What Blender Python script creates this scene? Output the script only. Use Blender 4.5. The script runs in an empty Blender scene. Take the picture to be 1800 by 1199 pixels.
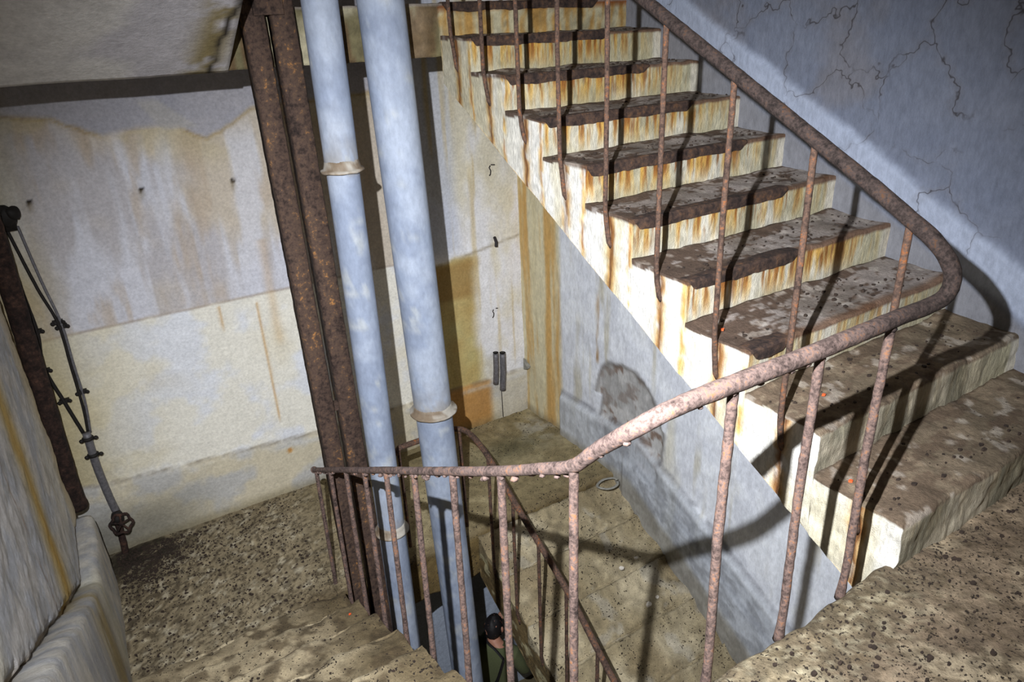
import bpy, bmesh, math, random
import numpy as np
from mathutils import Matrix, Vector
random.seed(7)
SC = bpy.context.scene
COL = SC.collection

# ------------------------------------------------------------------ camera
CAM = Vector((-1.7861, -0.8148, 1.5218))
cr = Vector((0.8446706, -0.53367243, -0.04153695))
cu = Vector((0.24917548, 0.32333039, 0.91289049))
cf = Vector((0.47375433, 0.78144174, -0.40608575))
cam_d = bpy.data.cameras.new('camera'); cam = bpy.data.objects.new('camera', cam_d); COL.objects.link(cam)
cam_d.sensor_width = 36; cam_d.lens = 1244.4 * 36 / 1800; cam_d.clip_start = 0.02; cam_d.clip_end = 60
m = Matrix.Identity(4)
for i in range(3):
    m[i][0] = cr[i]; m[i][1] = cu[i]; m[i][2] = -cf[i]; m[i][3] = CAM[i]
cam.matrix_world = m
SC.camera = cam

# ------------------------------------------------------------------ light
LIGHT = Vector((-1.90, -0.53, 1.76))      # the hand torch held next to the camera
AIM = Vector((-0.35, 1.6, -0.1))
ld = bpy.data.lights.new('torch_beam', 'SPOT'); lo = bpy.data.objects.new('torch_beam', ld); COL.objects.link(lo)
ld.energy = 970; ld.color = (0.93, 0.96, 1.0); ld.spot_size = math.radians(98); ld.spot_blend = 1.0
ld.shadow_soft_size = 0.012
lo.location = LIGHT; lo.rotation_euler = (AIM - LIGHT).to_track_quat('-Z', 'Y').to_euler()

w = bpy.data.worlds.new('world'); SC.world = w; w.use_nodes = True
w.node_tree.nodes['Background'].inputs[0].default_value = (1.0, 0.84, 0.62, 1)
w.node_tree.nodes['Background'].inputs[1].default_value = 0.13

SC.view_settings.view_transform = 'Standard'; SC.view_settings.look = 'None'
SC.view_settings.gamma = 1; SC.view_settings.exposure = 0.0; SC.view_settings.use_curve_mapping = False

# ------------------------------------------------------------------ numpy noise
def _h(ix, iy, iz, seed):
    n = (ix * 73856093) ^ (iy * 19349663) ^ (iz * 83492791) ^ (seed * 2654435761)
    n = (n ^ (n >> 13)) * 1274126177
    n = n & 0x7fffffff
    n = (n ^ (n >> 16)) * 668265263 & 0x7fffffff
    return (n & 0xffff) / 65535.0
def vn(x, y, z, seed=0):
    x = np.asarray(x, float); y = np.asarray(y, float) + 0 * x; z = np.asarray(z, float) + 0 * x
    ix = np.floor(x).astype(np.int64); iy = np.floor(y).astype(np.int64); iz = np.floor(z).astype(np.int64)
    fx = x - ix; fy = y - iy; fz = z - iz
    fx = fx * fx * (3 - 2 * fx); fy = fy * fy * (3 - 2 * fy); fz = fz * fz * (3 - 2 * fz)
    def L(a, b, t): return a + (b - a) * t
    c = [_h(ix + i, iy + j, iz + k, seed) for k in (0, 1) for j in (0, 1) for i in (0, 1)]
    return L(L(L(c[0], c[1], fx), L(c[2], c[3], fx), fy), L(L(c[4], c[5], fx), L(c[6], c[7], fx), fy), fz)
def fbm(x, y, z, s=1.0, o=4, seed=0, sx=1, sy=1, sz=1):
    r = 0; a = .5; t = 0; f = s
    for i in range(o):
        r = r + a * vn(x * f * sx, y * f * sy, z * f * sz, seed + 17 * i); t += a; a *= .5; f *= 2.03
    return r / t
def ss(a, b, x): 
    t = np.clip((x - a) / (b - a), 0, 1); return t * t * (3 - 2 * t)
def bump(x, c, wd): return np.exp(-((x - c) / wd) ** 2)
def mixc(a, b, t):
    t = np.asarray(t)[..., None]; return np.asarray(a) * (1 - t) + np.asarray(b) * t
def C(r, g, b): return np.array([r, g, b], float) / 255.0       # sRGB, made linear in the end
def full(x, c): return np.zeros(np.shape(x) + (3,)) + c
def lin(c):
    c = np.clip(c, 0, 1); return np.where(c <= .04045, c / 12.92, ((c + .055) / 1.055) ** 2.4)

# ------------------------------------------------------------------ materials
def nodes(name):
    mt = bpy.data.materials.new(name); mt.use_nodes = True
    nt = mt.node_tree; return mt, nt, nt.nodes['Principled BSDF']
def add(nt, t, **k):
    n = nt.nodes.new(t)
    for a, v in k.items(): setattr(n, a, v)
    return n
def noise(nt, scale, detail=5, rough=.6, vec=None):
    n = add(nt, 'ShaderNodeTexNoise'); n.inputs['Scale'].default_value = scale; n.inputs['Detail'].default_value = detail
    n.inputs['Roughness'].default_value = rough
    if vec: nt.links.new(vec, n.inputs['Vector'])
    return n
def ramp(nt, src, stops):
    r = add(nt, 'ShaderNodeValToRGB'); e = r.color_ramp.elements
    while len(e) < len(stops): e.new(.5)
    for el, (p, c) in zip(e, stops): el.position = p; el.color = tuple(c) + (1,) if len(c) == 3 else c
    nt.links.new(src, r.inputs[0]); return r
def painted(name, rough=.9, var=.25, fine=70, bumps=.35, dist=.004, specks=0, speck_scale=60, stretch=(1, 1, 1), speck_col=(.03, .022, .016)):
    """surface whose stains come from the colour attribute, with fine procedural grain and bump on top"""
    mt, nt, b = nodes(name); L = nt.links.new
    at = add(nt, 'ShaderNodeAttribute', attribute_name='Col')
    g = add(nt, 'ShaderNodeNewGeometry'); mp = add(nt, 'ShaderNodeMapping'); mp.inputs['Scale'].default_value = stretch
    L(g.outputs['Position'], mp.inputs['Vector'])
    n1 = noise(nt, fine, 6, .65, mp.outputs[0]); n2 = noise(nt, fine * 3.3, 4, .6, g.outputs['Position'])
    r = ramp(nt, n1.outputs[0], [(.3, (1 - var,) * 3), (.7, (1 + var * .35,) * 3)])
    mx = add(nt, 'ShaderNodeMix', data_type='RGBA', blend_type='MULTIPLY'); mx.inputs[0].default_value = 1
    L(at.outputs['Color'], mx.inputs[6]); L(r.outputs[0], mx.inputs[7]); out = mx.outputs[2]
    if specks:
        v = noise(nt, speck_scale, 3, .55, g.outputs['Position']); nz = noise(nt, speck_scale * .09, 3, .6, g.outputs['Position'])
        th = add(nt, 'ShaderNodeMath', operation='MULTIPLY_ADD'); L(nz.outputs[0], th.inputs[0]); th.inputs[1].default_value = .30; L(v.outputs[0], th.inputs[2])
        lt = add(nt, 'ShaderNodeMapRange'); L(th.outputs[0], lt.inputs[0]); lt.inputs[1].default_value = .80 - specks * .1; lt.inputs[2].default_value = .83 - specks * .1
        m2 = add(nt, 'ShaderNodeMix', data_type='RGBA'); L(lt.outputs[0], m2.inputs[0]); L(out, m2.inputs[6])
        m2.inputs[7].default_value = tuple(speck_col) + (1,); out = m2.outputs[2]
    L(out, b.inputs['Base Color']); b.inputs['Roughness'].default_value = rough
    b.inputs['Specular IOR Level'].default_value = .25
    ad = add(nt, 'ShaderNodeMath', operation='MULTIPLY_ADD'); L(n2.outputs[0], ad.inputs[0]); ad.inputs[1].default_value = .5; L(n1.outputs[0], ad.inputs[2])
    bp = add(nt, 'ShaderNodeBump'); bp.inputs['Strength'].default_value = bumps; bp.inputs['Distance'].default_value = dist
    L(ad.outputs[0], bp.inputs['Height']); L(bp.outputs[0], b.inputs['Normal'])
    return mt
def rust(name, cols, scale=45, rough=.9, dist=.003, strength=.8, tall=0):
    mt, nt, b = nodes(name); L = nt.links.new
    g = add(nt, 'ShaderNodeNewGeometry')
    n1 = noise(nt, scale, 7, .7, g.outputs['Position']); n2 = noise(nt, scale * .23, 4, .6, g.outputs['Position'])
    ad = add(nt, 'ShaderNodeMath', operation='MULTIPLY_ADD'); L(n2.outputs[0], ad.inputs[0]); ad.inputs[1].default_value = .6; L(n1.outputs[0], ad.inputs[2])
    sb = add(nt, 'ShaderNodeMath', operation='SUBTRACT'); L(ad.outputs[0], sb.inputs[0]); sb.inputs[1].default_value = .3
    if tall:
        mp = add(nt, 'ShaderNodeMapping'); mp.inputs['Scale'].default_value = (1, 1, tall); L(g.outputs['Position'], mp.inputs['Vector']); L(mp.outputs[0], n2.inputs['Vector'])
    stops = [(.28 + .44 * i / (len(cols) - 1), c) for i, c in enumerate(cols)]
    r = ramp(nt, sb.outputs[0], stops); L(r.outputs[0], b.inputs['Base Color'])
    b.inputs['Roughness'].default_value = rough; b.inputs['Specular IOR Level'].default_value = .3
    bp = add(nt, 'ShaderNodeBump'); bp.inputs['Strength'].default_value = strength; bp.inputs['Distance'].default_value = dist
    L(n1.outputs[0], bp.inputs['Height']); L(bp.outputs[0], b.inputs['Normal'])
    return mt
def plain(name, col, rough=.8, metal=0, var=.2, scale=40, dist=.001):
    mt, nt, b = nodes(name); L = nt.links.new
    g = add(nt, 'ShaderNodeNewGeometry'); n = noise(nt, scale, 5, .6, g.outputs['Position'])
    c = lin(np.array(col) / 255.0)
    r = ramp(nt, n.outputs[0], [(.3, tuple(c * (1 - var))), (.7, tuple(np.clip(c * (1 + var), 0, 1)))])
    L(r.outputs[0], b.inputs['Base Color']); b.inputs['Roughness'].default_value = rough; b.inputs['Metallic'].default_value = metal
    bp = add(nt, 'ShaderNodeBump'); bp.inputs['Strength'].default_value = .5; bp.inputs['Distance'].default_value = dist
    L(n.outputs[0], bp.inputs['Height']); L(bp.outputs[0], b.inputs['Normal'])
    return mt
def lc(*c): return tuple(lin(np.array(c) / 255.0))

M_PLASTER = painted('old_plaster', var=.22, fine=55, bumps=.7, dist=.005)
M_STREAK = painted('streaked_plaster', var=.16, fine=38, bumps=.5, dist=.005, stretch=(1, 1, .18))
def add_cracks(mt):
    nt = mt.node_tree; L = nt.links.new; b = nt.nodes['Principled BSDF']; src = b.inputs['Base Color'].links[0].from_socket
    g = add(nt, 'ShaderNodeNewGeometry'); nz = noise(nt, 3.2, 4, .6, g.outputs['Position'])
    s1 = add(nt, 'ShaderNodeVectorMath', operation='SCALE'); L(nz.outputs['Color'], s1.inputs[0]); s1.inputs['Scale'].default_value = .42
    a = add(nt, 'ShaderNodeVectorMath', operation='ADD'); L(s1.outputs[0], a.inputs[0]); L(g.outputs['Position'], a.inputs[1])
    v = add(nt, 'ShaderNodeTexVoronoi', feature='DISTANCE_TO_EDGE'); v.inputs['Scale'].default_value = 3.1; L(a.outputs[0], v.inputs['Vector'])
    core = ramp(nt, v.outputs['Distance'], [(0, (1, 1, 1)), (.014, (0, 0, 0))]); halo = ramp(nt, v.outputs['Distance'], [(0, (1, 1, 1)), (.09, (0, 0, 0))])
    msk = noise(nt, 3.5, 3, .6, g.outputs['Position']); mr = ramp(nt, msk.outputs[0], [(.38, (0, 0, 0)), (.50, (1, 1, 1))])
    sp = add(nt, 'ShaderNodeSeparateXYZ'); L(g.outputs['Position'], sp.inputs[0])
    ln = add(nt, 'ShaderNodeMath', operation='MULTIPLY_ADD'); L(sp.outputs[1], ln.inputs[0]); ln.inputs[1].default_value = -.547; L(sp.outputs[2], ln.inputs[2])
    on = add(nt, 'ShaderNodeMath', operation='GREATER_THAN'); L(ln.outputs[0], on.inputs[0]); on.inputs[1].default_value = .2
    m1 = add(nt, 'ShaderNodeMath', operation='MULTIPLY'); L(mr.outputs[0], m1.inputs[0]); L(on.outputs[0], m1.inputs[1])
    out = src
    for k, (f, c) in enumerate(((halo, (.17, .16, .17)), (core, (.035, .03, .032)))):
        q = add(nt, 'ShaderNodeMath', operation='MULTIPLY'); L(m1.outputs[0], q.inputs[0]); L(f.outputs[0], q.inputs[1])
        q2 = add(nt, 'ShaderNodeMath', operation='MULTIPLY'); L(q.outputs[0], q2.inputs[0]); q2.inputs[1].default_value = (.3, .85)[k]
        mx = add(nt, 'ShaderNodeMix', data_type='RGBA'); L(q2.outputs[0], mx.inputs[0]); L(out, mx.inputs[6]); mx.inputs[7].default_value = c + (1,); out = mx.outputs[2]
    L(out, b.inputs['Base Color'])
M_RIGHT = painted('cracked_blue_plaster', var=.22, fine=50, bumps=.7, dist=.005, stretch=(1, 1, .45)); add_cracks(M_RIGHT)
M_FLOOR = painted('dirty_concrete', var=.45, fine=55, bumps=.8, dist=.008, specks=.55, speck_scale=95)
M_MUD = painted('muddy_concrete', var=.35, fine=70, bumps=.8, dist=.007, specks=.3, speck_scale=70)
M_STAIR = painted('stained_stair_concrete', var=.34, fine=75, bumps=.9, dist=.006, stretch=(1, 1, .35))
M_RAIL = rust('pink_brown_rust', [lc(44, 34, 31), lc(82, 67, 62), lc(114, 94, 87), lc(148, 100, 64)], 95)
M_RAILD = rust('old_dark_rust', [lc(42, 32, 28), lc(72, 56, 48), lc(96, 74, 62), lc(140, 84, 44)], 85)
M_RAILC = rust('handrail_rust', [lc(46, 36, 33), lc(86, 71, 66), lc(120, 101, 95), lc(148, 104, 72)], 95)
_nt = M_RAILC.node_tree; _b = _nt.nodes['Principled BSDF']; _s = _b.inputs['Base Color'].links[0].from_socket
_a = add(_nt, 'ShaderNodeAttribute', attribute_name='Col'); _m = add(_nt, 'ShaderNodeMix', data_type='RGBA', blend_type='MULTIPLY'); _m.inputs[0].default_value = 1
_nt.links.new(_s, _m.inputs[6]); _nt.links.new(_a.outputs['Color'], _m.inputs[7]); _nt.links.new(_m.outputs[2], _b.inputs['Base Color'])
M_STEEL = rust('column_rust', [lc(30, 22, 20), lc(52, 40, 35), lc(74, 58, 50), lc(84, 66, 54), lc(160, 112, 64)], 40, dist=.004, tall=.25)
M_NOSE = rust('flaking_nosing_rust', [lc(34, 27, 25), lc(54, 42, 38), lc(78, 60, 50), lc(110, 78, 54)], 40, dist=.006, strength=1)
M_DARKPIPE = rust('blackened_rust', [lc(20, 15, 14), lc(38, 27, 24), lc(58, 42, 36), lc(88, 62, 50)], 40)
M_BLACK = plain('blackened_iron', (34, 30, 28), .7, .3)
M_GREYIRON = plain('worn_grey_metal', (110, 108, 112), .55, .3, .35, 60)
M_RED = plain('orange_red_chip', (224, 92, 44), .7)
M_WHITE = plain('white_plaster_crumb', (214, 206, 194), .9)
M_STONE = plain('grey_plaster_flake', (140, 138, 130), .9, 0, .3)
M_FLAKE = plain('dark_rust_flake', (50, 38, 30), .9, 0, .4)
M_MARK = plain('black_paint_mark', (46, 42, 44), .8)
M_HAIR = plain('black_hair', (26, 22, 24), .6, 0, .5, 200, .003)
M_SKIN = plain('skin', (196, 140, 116), .55, 0, .06)
M_OLIVE = plain('olive_green_fabric', (92, 98, 66), .95, 0, .15, 120)
M_STRAP = plain('black_strap', (26, 24, 26), .7)
M_TROUSER = plain('dark_trousers', (52, 54, 60), .95)
def pipe_mat():
    mt = painted('grey_painted_pipe', rough=.6, var=.2, fine=40, bumps=.2, dist=.002, stretch=(1, 1, .5)); return mt
M_PIPE = pipe_mat()

# ------------------------------------------------------------------ object helpers
def props(o, label=None, cat=None, group=None, kind=None):
    if label: o['label'] = label
    if cat: o['category'] = cat
    if group: o['group'] = group
    if kind: o['kind'] = kind
    return o
def thing(name, label, cat, loc=(0, 0, 0), group=None):
    o = bpy.data.objects.new(name, None); o.empty_display_size = .1; COL.objects.link(o); o.location = loc
    bpy.context.view_layer.update()
    return props(o, label, cat, group)
def link(name, me, mat, parent=None, label=None, smooth=True):
    o = bpy.data.objects.new(name, me); COL.objects.link(o)
    if me.materials: pass
    else: me.materials.append(mat)
    if smooth: me.polygons.foreach_set('use_smooth', [True] * len(me.polygons))
    if parent:
        bpy.context.view_layer.update()
        o.parent = parent; o.matrix_parent_inverse = parent.matrix_world.inverted()
    if label: o['label'] = label
    return o
def mesh(name, V, F, cols=None):
    me = bpy.data.meshes.new(name); me.from_pydata([tuple(v) for v in V], [], F)
    if cols is not None:
        a = me.color_attributes.new('Col', 'FLOAT_COLOR', 'POINT')
        c = np.ones((len(V), 4)); c[:, :3] = lin(cols); a.data.foreach_set('color', c.ravel())
    me.update(); me.validate()
    bm = bmesh.new(); bm.from_mesh(me); bmesh.ops.recalc_face_normals(bm, faces=bm.faces); bm.to_mesh(me); bm.free()
    return me
def gridfaces(nu, nv, o=0):
    i = np.arange(nu - 1)[:, None]; j = np.arange(nv - 1)[None]
    a = (o + i * nv + j).ravel()
    return np.c_[a, a + nv, a + nv + 1, a + 1].tolist()
def slab(P, off, colf, disp=None):
    """closed solid: dense front sheet P (nu,nv,3), back side moved by off"""
    nu, nv = P.shape[:2]; Q = P.reshape(-1, 3).copy()
    col = colf(Q[:, 0], Q[:, 1], Q[:, 2])
    if disp is not None: Q = Q + disp(Q[:, 0], Q[:, 1], Q[:, 2])
    F = gridfaces(nu, nv)
    ring = [i * nv for i in range(nu)] + [(nu - 1) * nv + j for j in range(1, nv)] + [i * nv + nv - 1 for i in range(nu - 2, -1, -1)] + [j for j in range(nv - 2, 0, -1)]
    B = Q[ring] + np.array(off); o = len(Q); n = len(ring)
    for k in range(n):
        k2 = (k + 1) % n; F.append([ring[k], ring[k2], o + k2, o + k])
    F.append([o + k for k in range(n)])
    return np.vstack([Q, B]), F, np.vstack([col, col[ring]])
def plane_grid(o, u, v, du):
    o = np.array(o, float); u = np.array(u, float); v = np.array(v, float)
    nu = max(2, int(np.linalg.norm(u) / du) + 1); nv = max(2, int(np.linalg.norm(v) / du) + 1)
    a = np.linspace(0, 1, nu)[:, None, None]; b = np.linspace(0, 1, nv)[None, :, None]
    return o + u * a + v * b
def loft(sections, closed_ends=True):
    n = len(sections[0]); V = []; F = []
    for s in sections: V += list(s)
    for i in range(len(sections) - 1):
        for k in range(n):
            k2 = (k + 1) % n; F.append([i * n + k, i * n + k2, (i + 1) * n + k2, (i + 1) * n + k])
    if closed_ends:
        F.append(list(range(n))[::-1]); F.append([(len(sections) - 1) * n + k for k in range(n)])
    return V, F
def catmull(pts, step=.02):
    P = [np.array(p, float) for p in pts]; P = [2 * P[0] - P[1]] + P + [2 * P[-1] - P[-2]]; out = []
    for i in range(1, len(P) - 2):
        p0, p1, p2, p3 = P[i - 1:i + 3]; n = max(2, int(np.linalg.norm(p2 - p1) / step))
        for k in range(n):
            t = k / n
            out.append(.5 * ((2 * p1) + (-p0 + p2) * t + (2 * p0 - 5 * p1 + 4 * p2 - p3) * t * t + (-p0 + 3 * p1 - 3 * p2 + p3) * t ** 3))
    out.append(P[-2]); return out
def tube(path, r, seg=12, rough=0, seed=0, squash=1.0, step=None, closed=False):
    """rusty bar: r is a radius or a function of 0..1"""
    path = [np.array(p, float) for p in path]
    if step:
        q = []
        for a, b in zip(path[:-1], path[1:]):
            n = max(1, int(np.linalg.norm(b - a) / step)); q += [a + (b - a) * k / n for k in range(n)]
        path = q + [path[-1]]
    n = len(path); secs = []; up = np.array([0, 0, 1.0])
    t0 = path[1] - path[0]; ref = np.cross(t0, up)
    if np.linalg.norm(ref) < 1e-3 * np.linalg.norm(t0): ref = np.array([1.0, 0, 0])
    ref = ref / np.linalg.norm(ref)
    for i in range(n):
        t = path[min(i + 1, n - 1)] - path[max(i - 1, 0)]; t = t / (np.linalg.norm(t) + 1e-9)
        ref = ref - t * ref.dot(t); ref /= np.linalg.norm(ref); bi = np.cross(ref, t)
        rr = r(i / (n - 1)) if callable(r) else r
        a = np.arange(seg) / seg * 2 * np.pi
        pts = path[i] + rr * (np.cos(a)[:, None] * ref + squash * np.sin(a)[:, None] * bi)
        if rough:
            nz = fbm(pts[:, 0], pts[:, 1], pts[:, 2], 60, 3, seed) - .5
            pts = pts + (pts - path[i]) * (nz * rough)[:, None] * 2
        secs.append(pts)
    return loft(secs)
def merge(*parts):
    V = []; F = []
    for v, f in parts:
        o = len(V); V += list(v); F += [[i + o for i in q] for q in f]
    return V, F
def boxm(c, s, rot=None):
    V = [np.array([x, y, z]) * np.array(s) / 2 for x in (-1, 1) for y in (-1, 1) for z in (-1, 1)]
    if rot is not None: V = [np.array(rot @ Vector(v)) for v in V]
    V = [v + np.array(c) for v in V]
    return V, [[0, 1, 3, 2], [4, 6, 7, 5], [0, 4, 5, 1], [2, 3, 7, 6], [0, 2, 6, 4], [1, 5, 7, 3]]
def ell(c, s, nu=14, nv=10):
    V = []; F = []
    for i in range(nv + 1):
        t = math.pi * i / nv
        for k in range(nu):
            a = 2 * math.pi * k / nu; V.append(np.array(c) + np.array([s[0] * math.sin(t) * math.cos(a), s[1] * math.sin(t) * math.sin(a), s[2] * math.cos(t)]))
    for i in range(nv):
        for k in range(nu): F.append([i * nu + k, i * nu + (k + 1) % nu, (i + 1) * nu + (k + 1) % nu, (i + 1) * nu + k])
    return V, F
def lathe(axis_pts, prof, seg=40, colf=None):
    """prof: (z, r) list; axis_pts(z) -> (x, y)"""
    secs = []
    for z, r in prof:
        x, y = axis_pts(z); a = np.arange(seg) / seg * 2 * np.pi
        secs.append(np.c_[x + r * np.cos(a), y + r * np.sin(a), np.full(seg, z)])
    return loft(secs)

# ------------------------------------------------------------------ layout of the stairwell
XR = 1.25; XL = -2.25; XW = -1.01; YF = 3.968; YM = 2.70; YE = 0.045
G = .3; H = .1643
def vec_disp(amp, s, seed=3):
    def f(x, y, z):
        return np.c_[fbm(x, y, z, s, 3, seed) - .5, fbm(x, y, z, s, 3, seed + 5) - .5, fbm(x, y, z, s, 3, seed + 9) - .5] * amp * 2
    return f

# ---- wall_far
def tide(x):
    return np.interp(x, [-2.6, -2.0, -1.78, -1.56, -1.37, -1.16, -1.0, -.85, -.71, 0, 2], [1.2, 1.187, 1.153, 1.034, 1.062, 1.05, .97, 1.03, 1.12, 1.15, 1.1])
def far_col(x, y, z):
    n = fbm(x, y, z, 1.3, 4, 1); n2 = fbm(x, y, z, 5, 4, 2); st = fbm(x, y, z, 9, 3, 4, sz=.14); fine = fbm(x, y, z, 25, 3, 6)
    up = mixc(C(198, 194, 198), C(212, 200, 184), ss(.4, .62, n + .2 * (n2 - .5)))
    up = mixc(up, C(226, 228, 240), ss(.50, .64, st) * .7 * ss(1.15, .9, z))
    up = mixc(up, C(194, 174, 152), ss(.52, .68, fbm(x, y, z, 8, 4, 8, sz=.2)) * .6)
    t = tide(x) + .03 * (fbm(x, y, z, 14, 2, 9) - .5)
    above = mixc(C(170, 170, 182), C(188, 184, 188), n2)
    up = mixc(up, above, ss(-.01, .03, z - t))
    up = mixc(up, C(150, 122, 70), np.exp(-((z - t) / .012) ** 2) * .45 * ss(.3, .5, fbm(x, y, z, 4, 2, 12)))
    up = mixc(up, C(206, 190, 140), ss(.25, .0, t - z) * (t > z) * .35 * ss(.45, .6, n2))
    tri = ss(.02, 0, np.abs(x + 1.2 + (z - 1.12) * .9) - .05 - .25 * (1.2 - z)) * ss(1.03, 1.06, z) * ss(1.24, 1.2, z)
    up = mixc(up, C(190, 186, 182), tri * .7)
    lo = mixc(C(244, 240, 228), C(236, 238, 244), ss(.42, .6, n2))
    lo = mixc(lo, C(220, 204, 166), ss(.55, .75, fbm(x, y, z, 2.4, 3, 14)) * .3)
    lo = mixc(lo, C(214, 200, 160), ss(-1.5, -2.1, x) * .5)
    ed = -.07 + .02 * (fbm(x, y, z, 12, 2, 15) - .5)
    c = mixc(up, lo, ss(-.006, .006, ed - z))
    c = mixc(c, C(150, 132, 116), np.exp(-((z - ed) / .008) ** 2) * .55)
    c = mixc(c, C(190, 172, 122), ss(-1.9, -2.2, x + .1 * (n2 - .5)) * .6)
    # rust drips
    for (cx, z0, z1, wd, s) in [(-1.15, -.09, -.3, .01, .55), (-.905, -.12, -1.08, .008, .6), (-.80, .3, -.5, .03, .25)]:
        xx = x + .015 * (fbm(x, y, z, 10, 2, 16) - .5)
        c = mixc(c, C(196, 146, 84), np.exp(-((xx - cx) / wd) ** 2) * ss(z1, z1 + .1, z) * ss(z0 + .01, z0 - .01, z) * s)
    for (cx, cz) in [(-2.0, .737), (-1.43, .723), (-.905, .70)]:
        d = np.hypot(x - cx, z - cz); c = mixc(c, C(40, 34, 30), ss(.019, .010, d))
        c = mixc(c, C(120, 104, 76), np.exp(-((x - cx) / .012) ** 2) * ss(cz - .09, cz - .01, z) * (z < cz) * .6)
    # right bay behind the pipes: white, ochre and orange seepage
    r = ss(.15, .3, x)
    bay = mixc(C(240, 239, 242), C(228, 220, 198), ss(.46, .66, fbm(x, y, z, 3.5, 4, 21, sz=.5)))
    bay = mixc(bay, C(190, 196, 214), ss(.74, .6, x) * ss(-.15, 0, z) * .7)
    och = ss(.85, .72, x + .08 * (fbm(x, y, z, 6, 2, 22) - .5)) * ss(-.10, -.16, z + .08 * (fbm(x, y, z, 8, 2, 23) - .5))
    bay = mixc(bay, mixc(C(184, 150, 84), C(196, 186, 126), fbm(x, y, z, 7, 3, 24)), och * .9)
    br = och * ss(-.12, -.2, z) * ss(-.50, -.42, z + .05 * (n2 - .5)); bay = mixc(bay, C(150, 112, 62), br * .55)
    bay = mixc(bay, C(206, 182, 130), ss(.60, .74, fbm(x, y, z, 16, 3, 25, sz=.06)) * .55)
    bay = mixc(bay, C(120, 104, 74), np.exp(-((z + .12 - .15 * (x - .7)) / .012) ** 2) * .4 * ss(.3, .5, n2))
    c = mixc(c, bay, r)
    # skirting zone
    top = np.interp(x, [-2.4, -2.1, -.67, .92, 1.3], [-1.05, -1.12, -1.23, -1.25, -1.24])
    sk = ss(.012, -.004, z - top)
    skc = mixc(C(214, 204, 180), C(196, 194, 190), ss(.4, .6, n2)); skc = mixc(skc, C(132, 128, 116), ss(-1.3, -1.9, x) * ss(-1.2, -1.5, z) * .8)
    skc = mixc(skc, C(186, 132, 66), ss(.2, .35, x) * ss(.9, .82, x) * .85); skc = mixc(skc, C(120, 108, 78), ss(-1.55, -1.66, z) * .5)
    skc = mixc(skc, C(206, 200, 186), ss(.85, 1.0, x) * .8)
    c = mixc(c, skc, sk)
    line = np.exp(-((z - top) / .012) ** 2); c = mixc(c, C(120, 110, 96), line * .55 * ss(.35, .55, fbm(x, y, z, 11, 3, 26)))
    c = mixc(c, C(214, 216, 220), np.exp(-((z - top + .045) / .02) ** 2) * .5 * ss(.4, .6, st))
    rs = np.hypot(x + .885, z + 1.30); c = mixc(c, C(190, 120, 40), ss(.03, .01, rs) * .7)
    low = ss(-1.95, -2.05, z); c = mixc(c, C(186, 196, 214), low)
    hole = np.exp(-((x - 1.285 + .3 * (z + 1.62)) / .035) ** 2 - ((z + 1.60) / .03) ** 2); c = mixc(c, C(40, 32, 18), np.clip(hole * 1.5, 0, 1))
    return c * (.96 + .08 * fine[..., None])
def far_disp(x, y, z):
    d = (fbm(x, y, z, 7, 4, 31) - .5) * .010
    d = d + ss(-.06, -.08, z) * (fbm(x, y, z, 30, 3, 33) - .5) * .006 + ss(-.06, -.075, z) * .006
    top = np.interp(x, [-2.4, -2.1, -.67, .92, 1.3], [-1.05, -1.12, -1.23, -1.25, -1.24]) + .01 * (fbm(x, y, z, 15, 2, 34) - .5)
    d = d + ss(.008, -.02, z - top) * .03
    d = d + ss(.35, .5, x) * (fbm(x, y, z, 12, 3, 35, sz=.3) - .5) * .02
    return np.c_[0 * x, -d, 0 * x]
P = plane_grid((-2.62, YF, -5.05), (4.1, 0, 0), (0, 0, 8.4), .015)
V, F, c = slab(P, (0, .25, 0), far_col, far_disp)
props(link('wall_far', mesh('wall_far', V, F, c), M_PLASTER), kind='structure', label='stained plaster end wall of the stairwell')

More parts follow.
